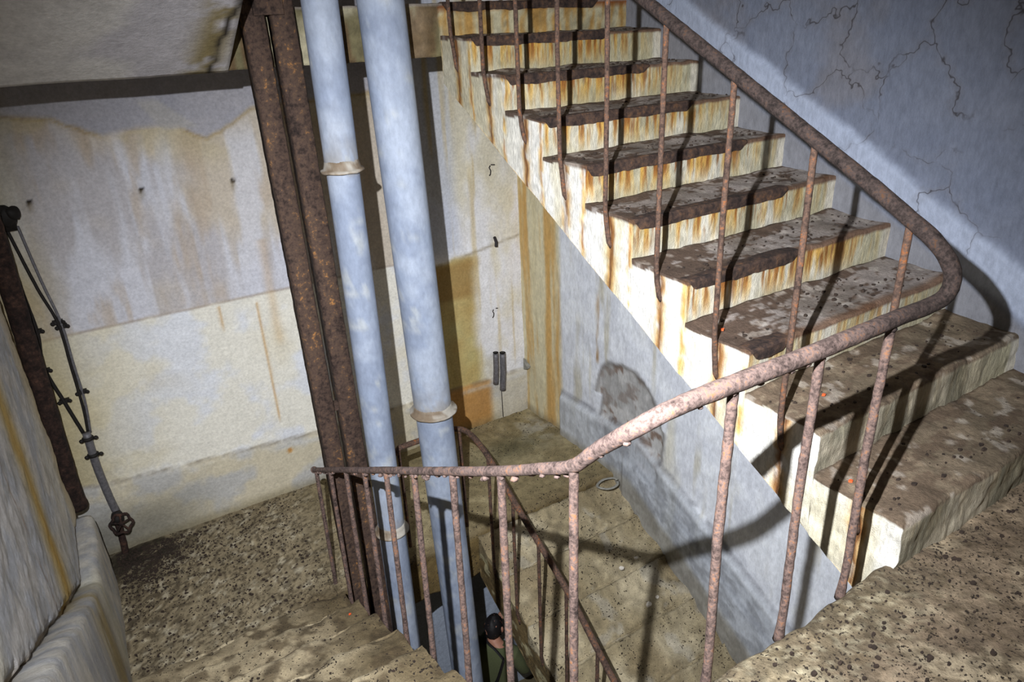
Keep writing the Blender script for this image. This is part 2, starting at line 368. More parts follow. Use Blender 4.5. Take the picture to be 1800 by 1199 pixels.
# ---- wall_right
def nos(y): return H + .547 * y
def right_col(x, y, z):
    n = fbm(x, y, z, 2.4, 5, 41); n2 = fbm(x, y, z, 6, 4, 42); st = fbm(x, y, z, 14, 3, 43, sz=.12); fine = fbm(x, y, z, 28, 3, 44)
    up = mixc(C(112, 120, 140), C(130, 136, 152), n2)
    up = mixc(up, C(126, 124, 130), ss(.55, .7, n) * .6)
    up = mixc(up, C(120, 118, 124), ss(1.6, 2.6, z) * .35)
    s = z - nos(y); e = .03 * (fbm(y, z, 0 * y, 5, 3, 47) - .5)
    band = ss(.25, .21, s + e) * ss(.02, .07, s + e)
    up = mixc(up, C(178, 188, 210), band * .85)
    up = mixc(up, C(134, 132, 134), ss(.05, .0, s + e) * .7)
    # wall under the flight, white wash with seepage
    dn = mixc(C(240, 244, 252), C(226, 230, 240), ss(.4, .62, n2)); dn = mixc(dn, C(190, 180, 150), ss(.55, .75, st) * .55)
    dn = mixc(dn, C(208, 196, 156), ss(.62, .75, fbm(x, y, z, 5, 3, 48, sz=.1)) * .5)
    far = ss(3.40, 3.47, y)
    och = mixc(C(220, 208, 168), C(206, 158, 82), ss(.42, .66, fbm(x, y, z, 15, 5, 49, sz=.07)))
    dn = mixc(dn, och, far * .85)
    dn = mixc(dn, C(150, 104, 50), np.exp(-((y - 2.97 + .02 * (n2 - .5)) / .016) ** 2) * ss(-.85, -.78, z) * ss(-.2, -.4, z) * ss(.3, .5, fbm(x, y, z, 20, 3, 50, sz=.15)) * .8)
    # worn round patch
    pd = np.where(z > -1.08, np.hypot((y - 2.62) / .36, (z + 1.08) / .35), np.abs(y - 2.56 - .3 * (z + 1.08) * 0) / .33)
    pd = pd + .25 * (fbm(x, y, z, 9, 3, 51) - .5)
    pa = ss(1.03, .97, pd) * ss(-1.5, -1.42, z) * ss(3.3, 3.2, y)
    pc = mixc(C(190, 188, 186), C(120, 98, 84), ss(.56, .66, fbm(x, y, z, 13, 3, 52))); pc = mixc(pc, C(150, 148, 146), ss(.5, .6, n2) * .6)
    dn = mixc(dn, pc, pa * .85); dn = mixc(dn, C(110, 106, 104), np.exp(-((pd - 1.0) / .05) ** 2) * .6 * ss(-1.45, -1.35, z) * (z > -1.45))
    sk = skirt_lo(y) - z
    k = ss(-.01, .01, sk) * (1 - far)
    kc = mixc(C(184, 190, 200), C(146, 150, 158), ss(.42, .6, fbm(x, y - z * .5, z, 14, 4, 53))); kc = mixc(kc, C(196, 200, 206), ss(.08, .03, sk) * .7)
    kc = mixc(kc, C(116, 120, 128), np.exp(-((sk - .2) / .016) ** 2) * .5 * (y < 2.45)); kc = mixc(kc, C(212, 216, 222), ss(2.7, 3.1, y) * .55)
    dn = mixc(dn, kc, k * .85); dn = mixc(dn, C(96, 96, 100), np.exp(-((sk + .012) / .018) ** 2) * .55 * (1 - far) * ss(.3, .5, n2))
    base = np.where(y > 2.5, -1.65, -1.65 - .55 * (2.5 - y)); dn = mixc(dn, C(128, 118, 96), ss(.09, .0, z - base) * .5)
    c = mixc(dn, up, ss(-.5, -.35, s))
    return c * (.96 + .08 * fine[..., None])
def skirt_lo(y):
    return np.interp(y, [-2, 1.48, 2.0, 2.46, 2.6, 3.43, 4.2], [-3.4, -1.71, -1.45, -1.25, -1.24, -1.27, -1.3])
def right_disp(x, y, z):
    s = z - nos(y); up = ss(-.5, -.35, s)
    d = (fbm(x, y, z, 5, 4, 61) - .5) * .012 + up * ss(.235, .215, s + .02 * (fbm(y, z, 0 * y, 6, 3, 47) - .5)) * .018
    sk = skirt_lo(y) - z; far = ss(3.40, 3.45, y)
    d = d + (1 - up) * ss(-.03, .04, sk + .03 * (fbm(x, y, z, 9, 3, 62) - .5)) * .045 * (1 - far)
    d = d + (1 - up) * (1 - far) * ss(.16, .25, sk) * .015 * (y < 2.6)
    d = d + (1 - up) * (fbm(x, y, z, 22, 3, 63, sz=.25) - .5) * .012 + far * (1 - up) * ss(3.45, 3.8, y) * .02
    pd = np.where(z > -1.08, np.hypot((y - 2.62) / .36, (z + 1.08) / .35), np.abs(y - 2.56) / .33)
    d = d - (1 - up) * ss(1.0, .9, pd + .25 * (fbm(x, y, z, 9, 3, 51) - .5)) * ss(-1.5, -1.4, z) * .012
    return np.c_[-d, 0 * x, 0 * x]
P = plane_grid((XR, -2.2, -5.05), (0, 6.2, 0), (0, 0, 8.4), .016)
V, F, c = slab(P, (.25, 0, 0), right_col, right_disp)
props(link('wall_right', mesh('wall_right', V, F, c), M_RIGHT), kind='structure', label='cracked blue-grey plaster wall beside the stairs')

# ---- wall_left with its skirting
def sk_left(y): return np.interp(y, [-2.5, 1.095, 2.502, 2.9, 4], [1.9, -.05, -.87, -1.08, -1.1])
def left_col(x, y, z):
    n = fbm(x, y, z, 2, 4, 71); st = fbm(x, y, z, 10, 3, 72, sz=.12); fine = fbm(x, y, z, 28, 3, 73)
    c = mixc(C(204, 201, 199), C(184, 186, 192), ss(.4, .6, fbm(x, y, z, 9, 5, 72))); c = mixc(c, C(212, 206, 192), ss(.5, .65, n) * .6); c = mixc(c, C(150, 146, 140), ss(.56, .66, fbm(x, y, z, 16, 4, 79)) * .4)
    yy = y - .10 * (fbm(x, y, z, 4, 2, 74) - .5)
    o = np.exp(-((yy - 2.52 - .14 * z) / .15) ** 2) * ss(.75, .45, z); c = mixc(c, mixc(C(186, 142, 56), C(200, 176, 112), fbm(x, y, z, 9, 3, 75, sz=.2)), o * .9)
    c = mixc(c, C(176, 140, 70), ss(3.3, 3.6, y) * .35)
    c = mixc(c, C(214, 208, 190), ss(1.4, 1.1, y) * ss(.4, .6, n) * .7)
    c = mixc(c, C(120, 84, 60), np.exp(-((yy - 2.06) / .006) ** 2) * .4)
    e = z - sk_left(y); c = mixc(c, C(120, 96, 60), np.exp(-(e / .02) ** 2) * .6)
    return c * (.94 + .12 * fine[..., None])
def left_disp(x, y, z):
    d = (fbm(x, y, z, 5, 5, 76) - .5) * .022 + (fbm(x, y, z, 32, 3, 78) - .5) * .006; e = z - sk_left(y) + .10 * (fbm(x, y, z, 16, 4, 77) - .5)
    d = d - ss(.045, .015, e) * .035
    return np.c_[d, 0 * x, 0 * x]
P = plane_grid((XL, -2.2, -5.05), (0, 5.8, 0), (0, 0, 8.4), .016)
V, F, c = slab(P, (-.3, 0, 0), left_col, left_disp)
props(link('wall_left', mesh('wall_left', V, F, c), M_PLASTER), kind='structure', label='peeling plaster wall with ochre seepage')
V, F = boxm((XL - .26, 3.80, -.85), (.18, .45, 8.4))
V = np.array(V); me = mesh('wall_left_recess', V, F, np.tile(C(150, 128, 80), (8, 1)))
props(link('wall_left', me, M_PLASTER, smooth=False), kind='structure', label='back of the pipe chase in the left corner')
def lsk_col(x, y, z):
    n = fbm(x, y, z, 6, 4, 81); c = mixc(C(190, 185, 176), C(166, 166, 168), ss(.4, .6, fbm(x, y, z, 12, 5, 81)))
    o = np.exp(-((y - 2.45) / .22) ** 2) * ss(.3, .5, fbm(x, y, z, 5, 3, 82)); c = mixc(c, C(150, 128, 74), o * .7)
    c = mixc(c, C(190, 184, 158), np.exp(-((y - 2.85) / .12) ** 2) * .5)
    return c * (.88 + .24 * fbm(x, y, z, 24, 3, 83)[..., None])
ys = np.arange(-2.2, 3.62, .02); secs = []; 
V = []; nprof = 15
for y in ys:
    t = float(sk_left(y)); t += .02 * (vn(y * 7, 0, 0, 5) - .5)
    xf = XL + .085 + .012 * (vn(y * 3, 1, 0, 6) - .5)
    prof = [(XL - .05, t - .01), (XL + .0, t - .002), (XL + .03, t), (XL + .055, t - .003), (xf - .012, t - .012), (xf - .002, t - .035)]
    prof += [(xf + .004 * (k / 8), t - .035 - (t - .035 + 1.75) * k / 8 if t > -1.75 else t - .04 * k) for k in range(1, 9)]
    prof += [(XL - .05, min(-1.8, t - .4))]
    V += [(a, y, b) for a, b in prof]
V = np.array(V); c = lsk_col(V[:, 0], V[:, 1], V[:, 2]); V = V + vec_disp(.008, 9, 84)(V[:, 0], V[:, 1], V[:, 2])
_, F = loft([V[i * nprof:(i + 1) * nprof] for i in range(len(ys))])
props(link('baseboard_left', mesh('baseboard_left', V, F, c), M_PLASTER), kind='structure', label='worn plaster skirting along the left wall')

# ------------------------------------------------------------------ stair flights
def jitter_x(n, x0, x1): return np.linspace(x0, x1, n)
def step_mesh(name, x0, x1, y0, y1, z0, z1, zb0, zb1, colf, rnd=.012, amp=.004, mud=0., nx=110, wear=0, hide=1.0):
    """one step of a flight: riser at y0 (facing the climber), tread back to y1, sloping soffit zb0..zb1"""
    s = 1 if y1 > y0 else -1; D = abs(y1 - y0)
    fr = [(0, zb0), (0, z0 - .03)] + [(0, z0 + (z1 - z0) * k / 14) for k in range(0, 14)]
    tp = [(D * k / 26, z1) for k in range(0, 27)]
    prof = fr + tp + [(D, (z1 + zb1) / 2), (D, zb1), (D / 2, (zb0 + zb1) / 2)]
    xs = np.linspace(x0, x1, nx); pr = np.array(prof); n = len(prof)
    X = np.repeat(xs, n); a = np.tile(pr[:, 0], nx); Z = np.tile(pr[:, 1], nx)
    F = gridfaces(nx, n)
    for i in range(nx - 1): F.append([i * n + n - 1, (i + 1) * n + n - 1, (i + 1) * n, i * n])
    caps = []
    o = nx * n
    for xc in (x0, x1):
        av = np.linspace(0, D, 22); tv = np.linspace(0, 1, 44)
        A, T = np.meshgrid(av, tv, indexing='ij'); zb = zb0 + (zb1 - zb0) * A / D
        caps.append((np.full(A.size, xc), A.ravel(), (zb + (z1 - zb) * T).ravel(), gridfaces(22, 44, o))); o += A.size
    for cx, ca, cz, cf in caps:
        X = np.r_[X, cx]; a = np.r_[a, ca]; Z = np.r_[Z, cz]; F += cf
    Y = y0 + s * a
    col = colf(X, Y, Z, a, z1)
    b = z1 - Z; r = rnd * (1 + .8 * (fbm(X, Y, Z, 6, 2, 91) - .5)); inr = (a < r) & (b < r)
    vx = r - a; vb = r - b; m_ = np.maximum(vx, vb); ln = np.hypot(vx, vb) + 1e-9
    k = np.where(inr, m_ / ln, 1); a2 = np.where(inr, r - vx * k, a); b2 = np.where(inr, r - vb * k, b)
    Z = z1 - b2; Y = y0 + s * a2
    if mud:
        top = ss(.02, .0, b); Z = Z + top * (mud * np.exp(-(D - a) / .07) + (fbm(X, Y, Z * 0, 5, 3, 92) - .5) * .03)
    if wear:
        top = ss(.05, .0, b); Z = Z - top * wear * ss(.12, 0, a) * ss(.35, .65, fbm(X, Y * 0, Z * 0 + z1, 4, 2, 93))
    d = vec_disp(amp, 16, 94)(X, Y, Z)
    chip = top_edge = np.exp(-((a + b) / .03) ** 2) * (fbm(X, Y, Z, 22, 3, 95) - .5) * .02 * (rnd > .01)
    Z = Z - np.abs(chip)
    P = np.c_[X, Y, Z] + d
    return mesh(name, P, F, col)

def up_col_factory(k, dz, kind):
    def f(X, Y, Z, a, z1):
        n = fbm(X, Y, Z, 5, 4, 101); fine = fbm(X, Y, Z, 26, 3, 102); b = z1 - Z
        if kind == 'mud':
            c = mixc(C(160, 146, 116), C(192, 178, 148), ss(.35, .65, n)); c = mixc(c, C(138, 122, 92), ss(.5, .7, fbm(X, Y, Z, 3, 3, 103)) * .7)
            c = mixc(c, C(188, 182, 170), ss(.62, .72, fbm(X, Y, Z, 7, 3, 104)) * .5)
            c = mixc(c, C(130, 108, 70), ss(.06, .16, b) * .5)
            c = mixc(c, mixc(C(104, 86, 54), C(176, 166, 130), ss(.6, .66, fbm(X, Y, Z, 13, 3, 117))), ss(.006, .001, X) * .9 * (b > .02))
            c = mixc(c, C(86, 72, 50), ss(XW - .25, XW, X) * (X < -.5) * ss(.4, .6, fbm(X, Y, Z, 14, 3, 105)) * .6)
            return c * (.8 + .4 * fine[..., None])
        # left (well) face of the flight
        dripw = fbm(X, Y, Z, 14, 3, 106, sz=.12)
        side = mixc(C(228, 225, 218), C(212, 202, 172), ss(.48, .7, fbm(X, Y, Z, 6, 3, 107, sz=.3)) * .8 + 0 * Y)
        side = mixc(side, C(190, 182, 156), ss(1.7, 2.7, Y) * .75)
        yb = (Y - .133 + .15) % .3 - .15; kb = np.round((Y - .133) / .3)
        zt = (kb + 1) * H + dz + .02; yy = yb + .014 * (fbm(X, Y, Z, 12, 2, 108) - .5) * 2
        dl = np.clip((zt - Z) / .45, 0, 1)
        jag = fbm(X, Y, Z, 60, 3, 109, sz=.22)
        core = np.exp(-(yy / (.012 * (1.2 - .4 * dl))) ** 2) * ss(1, .8, dl) * (Z < zt) * (.5 + .5 * ss(.3, .5, jag))
        side = mixc(side, C(206, 142, 50), np.exp(-(yy / .026) ** 2) * (Z < zt) * .75 * ss(.3, .5, jag)); side = mixc(side, C(92, 52, 28), core * .9)
        yn = (Y + .15) % .3 - .15 - .012 + .010 * (fbm(X, Y, Z, 15, 2, 110) - .5) * 2     # drip below each nosing corner
        side = mixc(side, C(216, 158, 60), np.exp(-(yn / .014) ** 2) * .75 * ss(.3, .5, fbm(X, Y, Z, 55, 2, 111, sz=.3)) * (Y > .5))
        side = mixc(side, C(150, 84, 34), np.exp(-(yn / .006) ** 2) * .6 * ss(.4, .6, jag) * (Y > .9))
        # riser
        st = fbm(X, 0 * Y + k * 3.1, Z, 42, 4, 112, sz=.10); st2 = fbm(X, 0 * Y + k * 1.7, Z, 85, 2, 113, sz=.10)
        hgt = np.clip(b / H, 0, 1.2)
        base = mixc(C(216, 211, 196), C(184, 176, 150), ss(.4, .6, n)); base = mixc(base, C(150, 140, 100), ss(1.3, 2.6, Y) * .35)
        if k <= 2: base = mixc(C(178, 168, 148), C(134, 128, 110), ss(.4, .62, n)); amt = .06
        elif k == 3: amt = .45
        else: amt = 1
        gr = ss(.75, 1.15, X) ; base = mixc(base, C(196, 190, 160), gr * .8)
        tr = ss(.36, .62, st) * ss(1.15, .25, hgt)
        rz = mixc(base, C(206, 152, 58), tr * .8 * amt * (1 - .7 * gr)); rz = mixc(rz, C(134, 78, 36), ss(.49, .62, st2 * .6 + st * .4) * ss(1.0, .2, hgt) * amt * .8 * (1 - .8 * gr))
        rz = mixc(rz, C(232, 226, 214), ss(XR - .09, XR - .06, X) * .7)
        # tread
        tr_ = mixc(C(158, 148, 142), C(128, 118, 110), ss(.4, .6, n))
        if k <= 2: tr_ = mixc(C(138, 122, 102), C(110, 97, 80), ss(.4, .6, n))
        fl = .6 * fbm(X, Y, Z, 11, 4, 114 + k, sx=.7, sy=1.5) + .4 * fbm(X, Y, Z, 42, 3, 14 + k, sx=.6, sy=1.6)
        flake = ss(.47, .53, fl + .16 * ss(.55, .0, X) + .10 * ss(.22, .28, a) - .06) * (1 if k > 2 else .5)
        tr_ = mixc(tr_, C(84, 66, 54), flake * .85)
        tr_ = mixc(tr_, C(206, 198, 188), ss(.62, .7, fbm(X, Y, Z, 19, 3, 115)) * .5)
        if k > 2: tr_ = mixc(tr_, C(110, 78, 56), ss(.05, .01, a) * .7)
        top = (b < .012)
        frn = (a < .003) & ~top
        c = np.where(top[..., None], tr_, np.where(frn[..., None] & (X > .004)[..., None], rz, side))
        return c * (.92 + .16 * fine[..., None])
    return f
def nosing(k, x0, x1, y, z, dz):
    """rusted steel angle along the step edge with a torn lower edge"""
    xs = np.arange(x0, x1, .008); secs = []
    for i, x in enumerate(xs):
        j = vn(x * 40, k * 3.7, 0, 121); j2 = vn(x * 11, k * 2.1, 1, 122)
        hh = .038 + .008 * j2 + .005 * (j - .5); e = ss(0, .03, x - x0) * ss(0, .05, x1 - x); hh = .012 + (hh - .012) * e
        o = .003 + .004 * vn(x * 25, k, 2, 123); tt = .045 + .03 * j2
        secs.append(np.array([(x, y + .01, z - hh), (x, y - o, z - hh + .002), (x, y - o - .002, z - hh * .5), (x, y - o - .001, z - .004), (x, y + .002, z + .003 + .003 * j),
                              (x, y + tt * .5, z + .004 + .002 * j), (x, y + tt, z + .001), (x, y + tt, z - .012), (x, y + .01, z - .012)]))
    return loft(secs)
def up_flight(dz, kind, label, nose_ends=None):
    t = thing('stair_flight', label, 'stairs', (XR / 2, 0, dz))
    mt = M_MUD if kind == 'mud' else M_STAIR
    for k in range(1, 11):
        y0 = (k - 1) * G; y1 = k * G; z0 = dz + (k - 1) * H; z1 = dz + k * H
        zb = lambda y: dz + nos(y) - (.38 if kind != 'mud' else .42)
        if kind == 'mud': zb = lambda y: dz + min(nos(y) - .40, 1.24 + .12 * (y - 2.6) if y > 2.3 else 9)
        b0 = zb(y0); b1 = zb(y1)
        if k == 10: y1 = YM + .004; b1 = zb(YM); 
        if k == 10: # top riser belongs to the landing
            continue
        me = step_mesh('step', 0.0, XR - .0, y0, y1, z0, z1, b0, b1, up_col_factory(k, dz, kind), nx=(110 if kind == 'mud' else 260), rnd=(.11 if kind == 'mud' else .008 if k > 2 else .022),
                       amp=(.010 if kind == 'mud' else .005 if k > 2 else .009), mud=(.12 if kind == 'mud' else .012), wear=(.03 if kind == 'mud' else 0))
        o = link('step', me, mt, t)
        if kind != 'mud' and nose_ends.get(k):
            V, F = nosing(k, .012, nose_ends[k], y0, z1, dz); link('nosing', mesh('nosing', V, F), M_NOSE, o, 'torn rusty steel nosing strip', False)
    return t
up_flight(0, 'white', 'whitewashed concrete stair flight rising on the right with rust-streaked risers', {3: .21, 4: .62, 5: .9, 6: .96, 7: .90, 8: .88, 9: .86})
up_flight(-20 * H - .003, 'mud', 'mud-covered stair flight going down below the white flight, along the right wall')

def left_flight(z0b, ybase, label, kind='mud', soffit=None):
    t = thing('stair_flight', label, 'stairs', ((XL + XW) / 2, ybase, z0b))
    h = .165; g = .31
    for k in range(1, 10):
        y0 = ybase - (k - 1) * g; y1 = y0 - g; z0 = z0b + (k - 1) * h; z1 = z0 + h
        zb = lambda y: z0b + h + (ybase - y) * h / g - (.34 if kind == 'mud' else .405)
        me = step_mesh('step', XL, XW, y0, y1, z0, z1, zb(y0), zb(y1), left_col_step if kind == 'mud' else soffit, rnd=.04, amp=.012 if kind == 'mud' else .005, mud=.055, wear=.035)
        link('step', me, M_MUD if kind == 'mud' else M_PLASTER, t)
    return t
def left_col_step(X, Y, Z, a, z1):
    n = fbm(X, Y, Z, 4, 4, 131); fine = fbm(X, Y, Z, 30, 3, 132); b = z1 - Z
    c = mixc(C(140, 126, 100), C(178, 162, 132), ss(.35, .65, n)); c = mixc(c, C(206, 192, 162), ss(.10, .0, a) * .5)
    c = mixc(c, C(116, 100, 72), ss(.02, .12, b) * .6)
    e = ss(XW - .32, XW - .05, X + .15 * (fbm(X, Y, Z, 9, 2, 133) - .5)); c = mixc(c, C(98, 84, 60), e * .8)
    c = mixc(c, C(70, 58, 42), ss(.52, .62, fbm(X, Y, Z, 13, 3, 134)) * .55)
    return c * (.8 + .4 * fine[..., None])
def soff_col(X, Y, Z, a, z1):
    n = fbm(X, Y, Z, 3, 4, 141); fine = fbm(X, Y, Z, 26, 3, 142)
    c = mixc(C(182, 178, 182), C(198, 194, 190), ss(.4, .6, n)); c = mixc(c, C(120, 104, 60), np.exp(-((X - XW + .17 - .25 * (Z - 1.4)) / .07) ** 2) * ss(.3, .5, fbm(X, Y, Z, 14, 3, 143)) * .85)
    c = mixc(c, C(40, 34, 26), np.exp(-((X - XW + .13 - .25 * (Z - 1.4) + .06 * (fbm(X, Y, Z, 14, 3, 144) - .5)) / .010) ** 2))
    return c * (.92 + .16 * fine[..., None])
left_flight(-1.65, 2.55, 'muddy concrete stair flight going down on the left towards the lower landing')
left_flight(-4.95, 2.55, 'shadowed stair flight far below in the stairwell, on the left')

P = plane_grid((XL - .1, YM - .004, 1.388), (-1.065 - XL + .1, 0, 0), (0, -3.6, 3.6 * .165 / .31), .02)
def ceil_disp(x, y, z): return np.c_[0 * x, 0 * x, (fbm(x, y, z, 4, 4, 145) - .5) * .012]
V, F, c = slab(P, (0, 0, .25), lambda x, y, z: soff_col(x, y, z, 0 * x, 0), ceil_disp)
props(link('ceiling', mesh('ceiling', V, F, c), M_PLASTER), kind='structure', label='sloping pale plaster soffit at the top left, cracked beside the column')
# ------------------------------------------------------------------ landings
def block(x0, x1, yf, yb, zt, zb, colf, du=.014, amp=.006, rnd=.02, bump_z=0.):
    """slab with a dense front face at yf and a dense top"""
    s = 1 if yb > yf else -1; D = abs(yb - yf); nf = max(4, int((zt - zb) / du)); ntp = max(4, int(D / du)); nx = max(4, int((x1 - x0) / du))
    prof = [(0, zb + (zt - zb) * k / nf) for k in range(nf)] + [(D * k / ntp, zt) for k in range(ntp + 1)] + [(D, zb), (D / 2, zb)]
    prof = np.array(prof); n = len(prof); xs = np.linspace(x0, x1, nx)
    X = np.repeat(xs, n); a = np.tile(prof[:, 0], nx); Z = np.tile(prof[:, 1], nx)
    Y = yf + s * a; col = colf(X, Y, Z)
    b = zt - Z; r = rnd * (1 + 1.2 * (fbm(X, Y, Z, 5, 3, 151) - .5)); inr = (a < r) & (b < r); vx = r - a; vb = r - b; k = np.where(inr, np.maximum(vx, vb) / (np.hypot(vx, vb) + 1e-9), 1)
    a = np.where(inr, r - vx * k, a); b = np.where(inr, r - vb * k, b); Z = zt - b; Y = yf + s * a
    P = np.c_[X, Y, Z] + vec_disp(amp, 12, 152)(X, Y, Z)
    P[:, 1] += s * ss(.12, 0, a) * (fbm(X, Y, Z, 8, 3, 153) - .35) * amp * 5
    if bump_z: P[:, 2] += (b < .01) * (fbm(X, Y, Z * 0, 5, 4, 154) - .5) * bump_z
    F = gridfaces(nx, n)
    for i in range(nx - 1): F.append([i * n + n - 1, (i + 1) * n + n - 1, (i + 1) * n, i * n])
    F.append(list(range(n))[::-1]); F.append([(nx - 1) * n + q for q in range(n)])
    return P, F, col
def joinb(*bs):
    V = []; F = []; c = []; o = 0
    for p, f, q in bs: V.append(p); F += [[i + o for i in t] for t in f]; c.append(q); o += len(p)
    return np.vstack(V), F, np.vstack(c)
def l0_col(x, y, z):
    n = fbm(x, y, z, 4, 4, 161); f = fbm(x, y, z, 30, 3, 162)
    c = mixc(C(150, 132, 110), C(120, 104, 86), ss(.35, .65, fbm(x, y, z, 7, 5, 161))); c = mixc(c, C(184, 168, 140), ss(.5, .7, fbm(x, y, z, 9, 3, 163)) * ss(.7, .0, x) * .8)
    c = mixc(c, C(96, 82, 64), ss(.54, .64, fbm(x, y, z, 48, 4, 164)) * .6)
    c = mixc(c, C(88, 80, 60), .6 * ss(-.22, -.02, y + .1 * (n - .5)) * ss(.2, -.2, x) * .75)
    c = mixc(c, C(176, 166, 140), ss(.58, .68, fbm(x, y, z, 60, 2, 165)) * ss(-.3, -.05, y) * ss(.2, -.2, x) * .7)
    return c * (.78 + .44 * f[..., None])
V, F, c = joinb(block(XW, XR, YE, -2.2, 0, -.26, l0_col, .013, .009, .03, .012), block(XL, XW + .01, -.24, -2.2, -.002, -.26, l0_col, .02, .006, .02))
props(link('floor', mesh('floor', V, F, c), M_FLOOR), kind='structure', label='near landing scattered with rust flakes')
def lm_col(x, y, z):
    n = fbm(x, y, z, 4, 4, 171); f = fbm(x, y, z, 28, 3, 172)
    c = mixc(C(178, 164, 128), C(148, 134, 100), ss(.4, .6, n)); L = ss(-.5, -1.1, x)
    c = mixc(c, mixc(C(172, 158, 130), C(138, 124, 98), n), L); c = mixc(c, C(206, 196, 172), L * ss(.56, .68, fbm(x, y, z, 24, 3, 173)) * .7)
    c = mixc(c, C(70, 60, 46), L * ss(.54, .62, fbm(x, y, z, 60, 4, 174) + .10 * ss(-1.6, -2.2, x)) * .6)
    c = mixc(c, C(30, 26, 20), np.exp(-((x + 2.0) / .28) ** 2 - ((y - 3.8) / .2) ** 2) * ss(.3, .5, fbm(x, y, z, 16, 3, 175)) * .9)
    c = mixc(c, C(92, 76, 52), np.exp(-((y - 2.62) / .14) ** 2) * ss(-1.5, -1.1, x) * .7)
    c = mixc(c, C(196, 192, 180), np.exp(-((x - 1.1) / .2) ** 2 - ((y - 3.6) / .2) ** 2) * ss(.4, .55, fbm(x, y, z, 12, 3, 176)) * .8)
    c = mixc(c, C(84, 82, 60), np.exp(-((x - .75) / .35) ** 2 - ((y - 3.45) / .16) ** 2) * .55)
    c = mixc(c, C(112, 92, 54), (y < 2.72) * ss(-1.66, -1.72, z) * .8)
    return c * (.82 + .36 * f[..., None])
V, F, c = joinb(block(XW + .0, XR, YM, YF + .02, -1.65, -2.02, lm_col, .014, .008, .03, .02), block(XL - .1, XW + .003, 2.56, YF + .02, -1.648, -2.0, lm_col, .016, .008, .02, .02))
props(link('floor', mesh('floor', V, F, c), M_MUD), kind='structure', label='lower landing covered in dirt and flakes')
def um_col(x, y, z):
    n = fbm(x, y, z, 6, 4, 181); c = mixc(C(112, 104, 76), C(164, 156, 130), ss(.4, .62, n)); c = mixc(c, C(84, 56, 36), ss(.5, .6, fbm(x, y, z, 20, 3, 182, sz=.2)) * .5)
    fr = (y < YM + .02) & (x > 0) & (x < XR)
    st = fbm(x, y, z, 32, 3, 112, sz=.15); hh = (1.643 - z) / H
    rz = mixc(mixc(C(190, 182, 154), C(160, 150, 118), n), C(160, 112, 44), ss(.42, .6, st) * .7); rz = mixc(rz, C(120, 66, 30), ss(.3, .1, hh) * .9)
    c = np.where(fr[..., None], rz, c)
    top = (z > 1.64); c = np.where(top[..., None], C(150, 140, 130), c)
    return c * (.8 + .4 * fbm(x, y, z, 30, 3, 183)[..., None])
V, F, c = block(XL - .1, XR, YM, YF + .02, 1.643, 1.395, um_col, .016, .006, .01)
props(link('floor', mesh('floor', V, F, c), M_PLASTER), kind='structure', label='edge of the upper landing')
V, F = nosing(10, .03, 1.02, YM, 1.643, 0)
o = props(link('trim_1', mesh('trim_1', V, F), M_NOSE, smooth=False), kind='structure', label='rusted steel edge strip of the top landing')
def deep_col(x, y, z): return mixc(C(140, 128, 100), C(110, 98, 74), fbm(x, y, z, 4, 4, 191))
V, F, c = joinb(block(XL, XR, YM, YF + .02, -4.95, -5.25, deep_col, .05, .01), block(XL, XR, YE, -2.2, -3.3, -3.56, deep_col, .05, .01))
props(link('floor', mesh('floor', V, F, c), M_MUD), kind='structure', label='landings far below')

# ------------------------------------------------------------------ railings
def bar(path, r, seed, rough=.12): return tube(path, r, 10, rough, seed, step=.02)
def handrail_path_up():
    pts = [(-.03, 2.75, 2.43)]
    for y in np.arange(2.5, .2, -.15): pts.append((-.03, y, .972 + .535 * y))
    return pts + [(-.03, .136, 1.04), (-.022, .075, 1.0), (-.005, .035, .95), (.0, .02, .905), (-.012, .022, .865), (-.06, .032, .846), (-.15, .04, .842)]
rail_pts = handrail_path_up() + [(-.3, .04, .84), (-.5, .04, .838), (-.77, .04, .84), (-.85, .04, .841), (-.915, .04, .839), (-.952, .045, .831), (-.972, .075, .80), (-.978, .12, .758), (-.98, .187, .694), (-.98, .228, .650), (-.98, .264, .613), (-.98, .312, .580), (-.98, .408, .524),
            (-.98, .606, .407), (-.98, .919, .232), (-.98, 1.252, .048), (-.98, 1.56, -.12), (-.98, 1.854, -.284), (-.98, 2.16, -.452), (-.98, 2.467, -.622), (-.98, 2.70, -.752), (-.98, 2.84, -.828)]
path = catmull(rail_pts, .016); n = len(path)
i0 = min(range(n), key=lambda i: np.linalg.norm(path[i] - np.array((-.9, .05, .82)))) / n
def rr(t): return .0205 if t < i0 - .03 else .0205 - .0055 * min(1, (t - i0 + .03) / .1)
RA = thing('railing', 'rusty steel railing of the white flight, crossing the near landing edge and running down left', 'railing', (-.03, .04, 0))
V, F = tube(path, rr, 16, .09, 3); V2, F2 = ell(path[-1], (.02, .022, .02))
V, F = merge((V, F), (V2, F2))
lumps = []
for i in range(70):
    p = path[random.randrange(int(n * .45), n - 4)]; s = random.uniform(.004, .009)
    lumps.append(ell(p + np.array([random.uniform(-.012, .012), random.uniform(-.01, .01), -.015 - random.uniform(0, .006)]), (s * 1.6, s * 1.2, s), 6, 4))
V, F = merge((V, F), *lumps)
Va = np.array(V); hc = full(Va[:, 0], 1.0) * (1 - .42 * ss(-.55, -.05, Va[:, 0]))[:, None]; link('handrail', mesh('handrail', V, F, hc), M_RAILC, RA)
for i in range(9):
    y = .133 + .3 * i; zt = .972 + .535 * y - .01; k = i + 1; zb = k * H - .09 - .02 * (i % 3)
    wob = .004 * math.sin(i * 2.1)
    V, F = bar([(-.03, y, zt), (-.03 + wob, y, zt - .4), (-.028, y, k * H + .03), (-.018, y + .004, k * H - .03), (-.008, y, zb), (.012, y, zb - .03)], .0098, i)
    link('baluster', mesh('baluster', V, F), M_RAILD, RA)
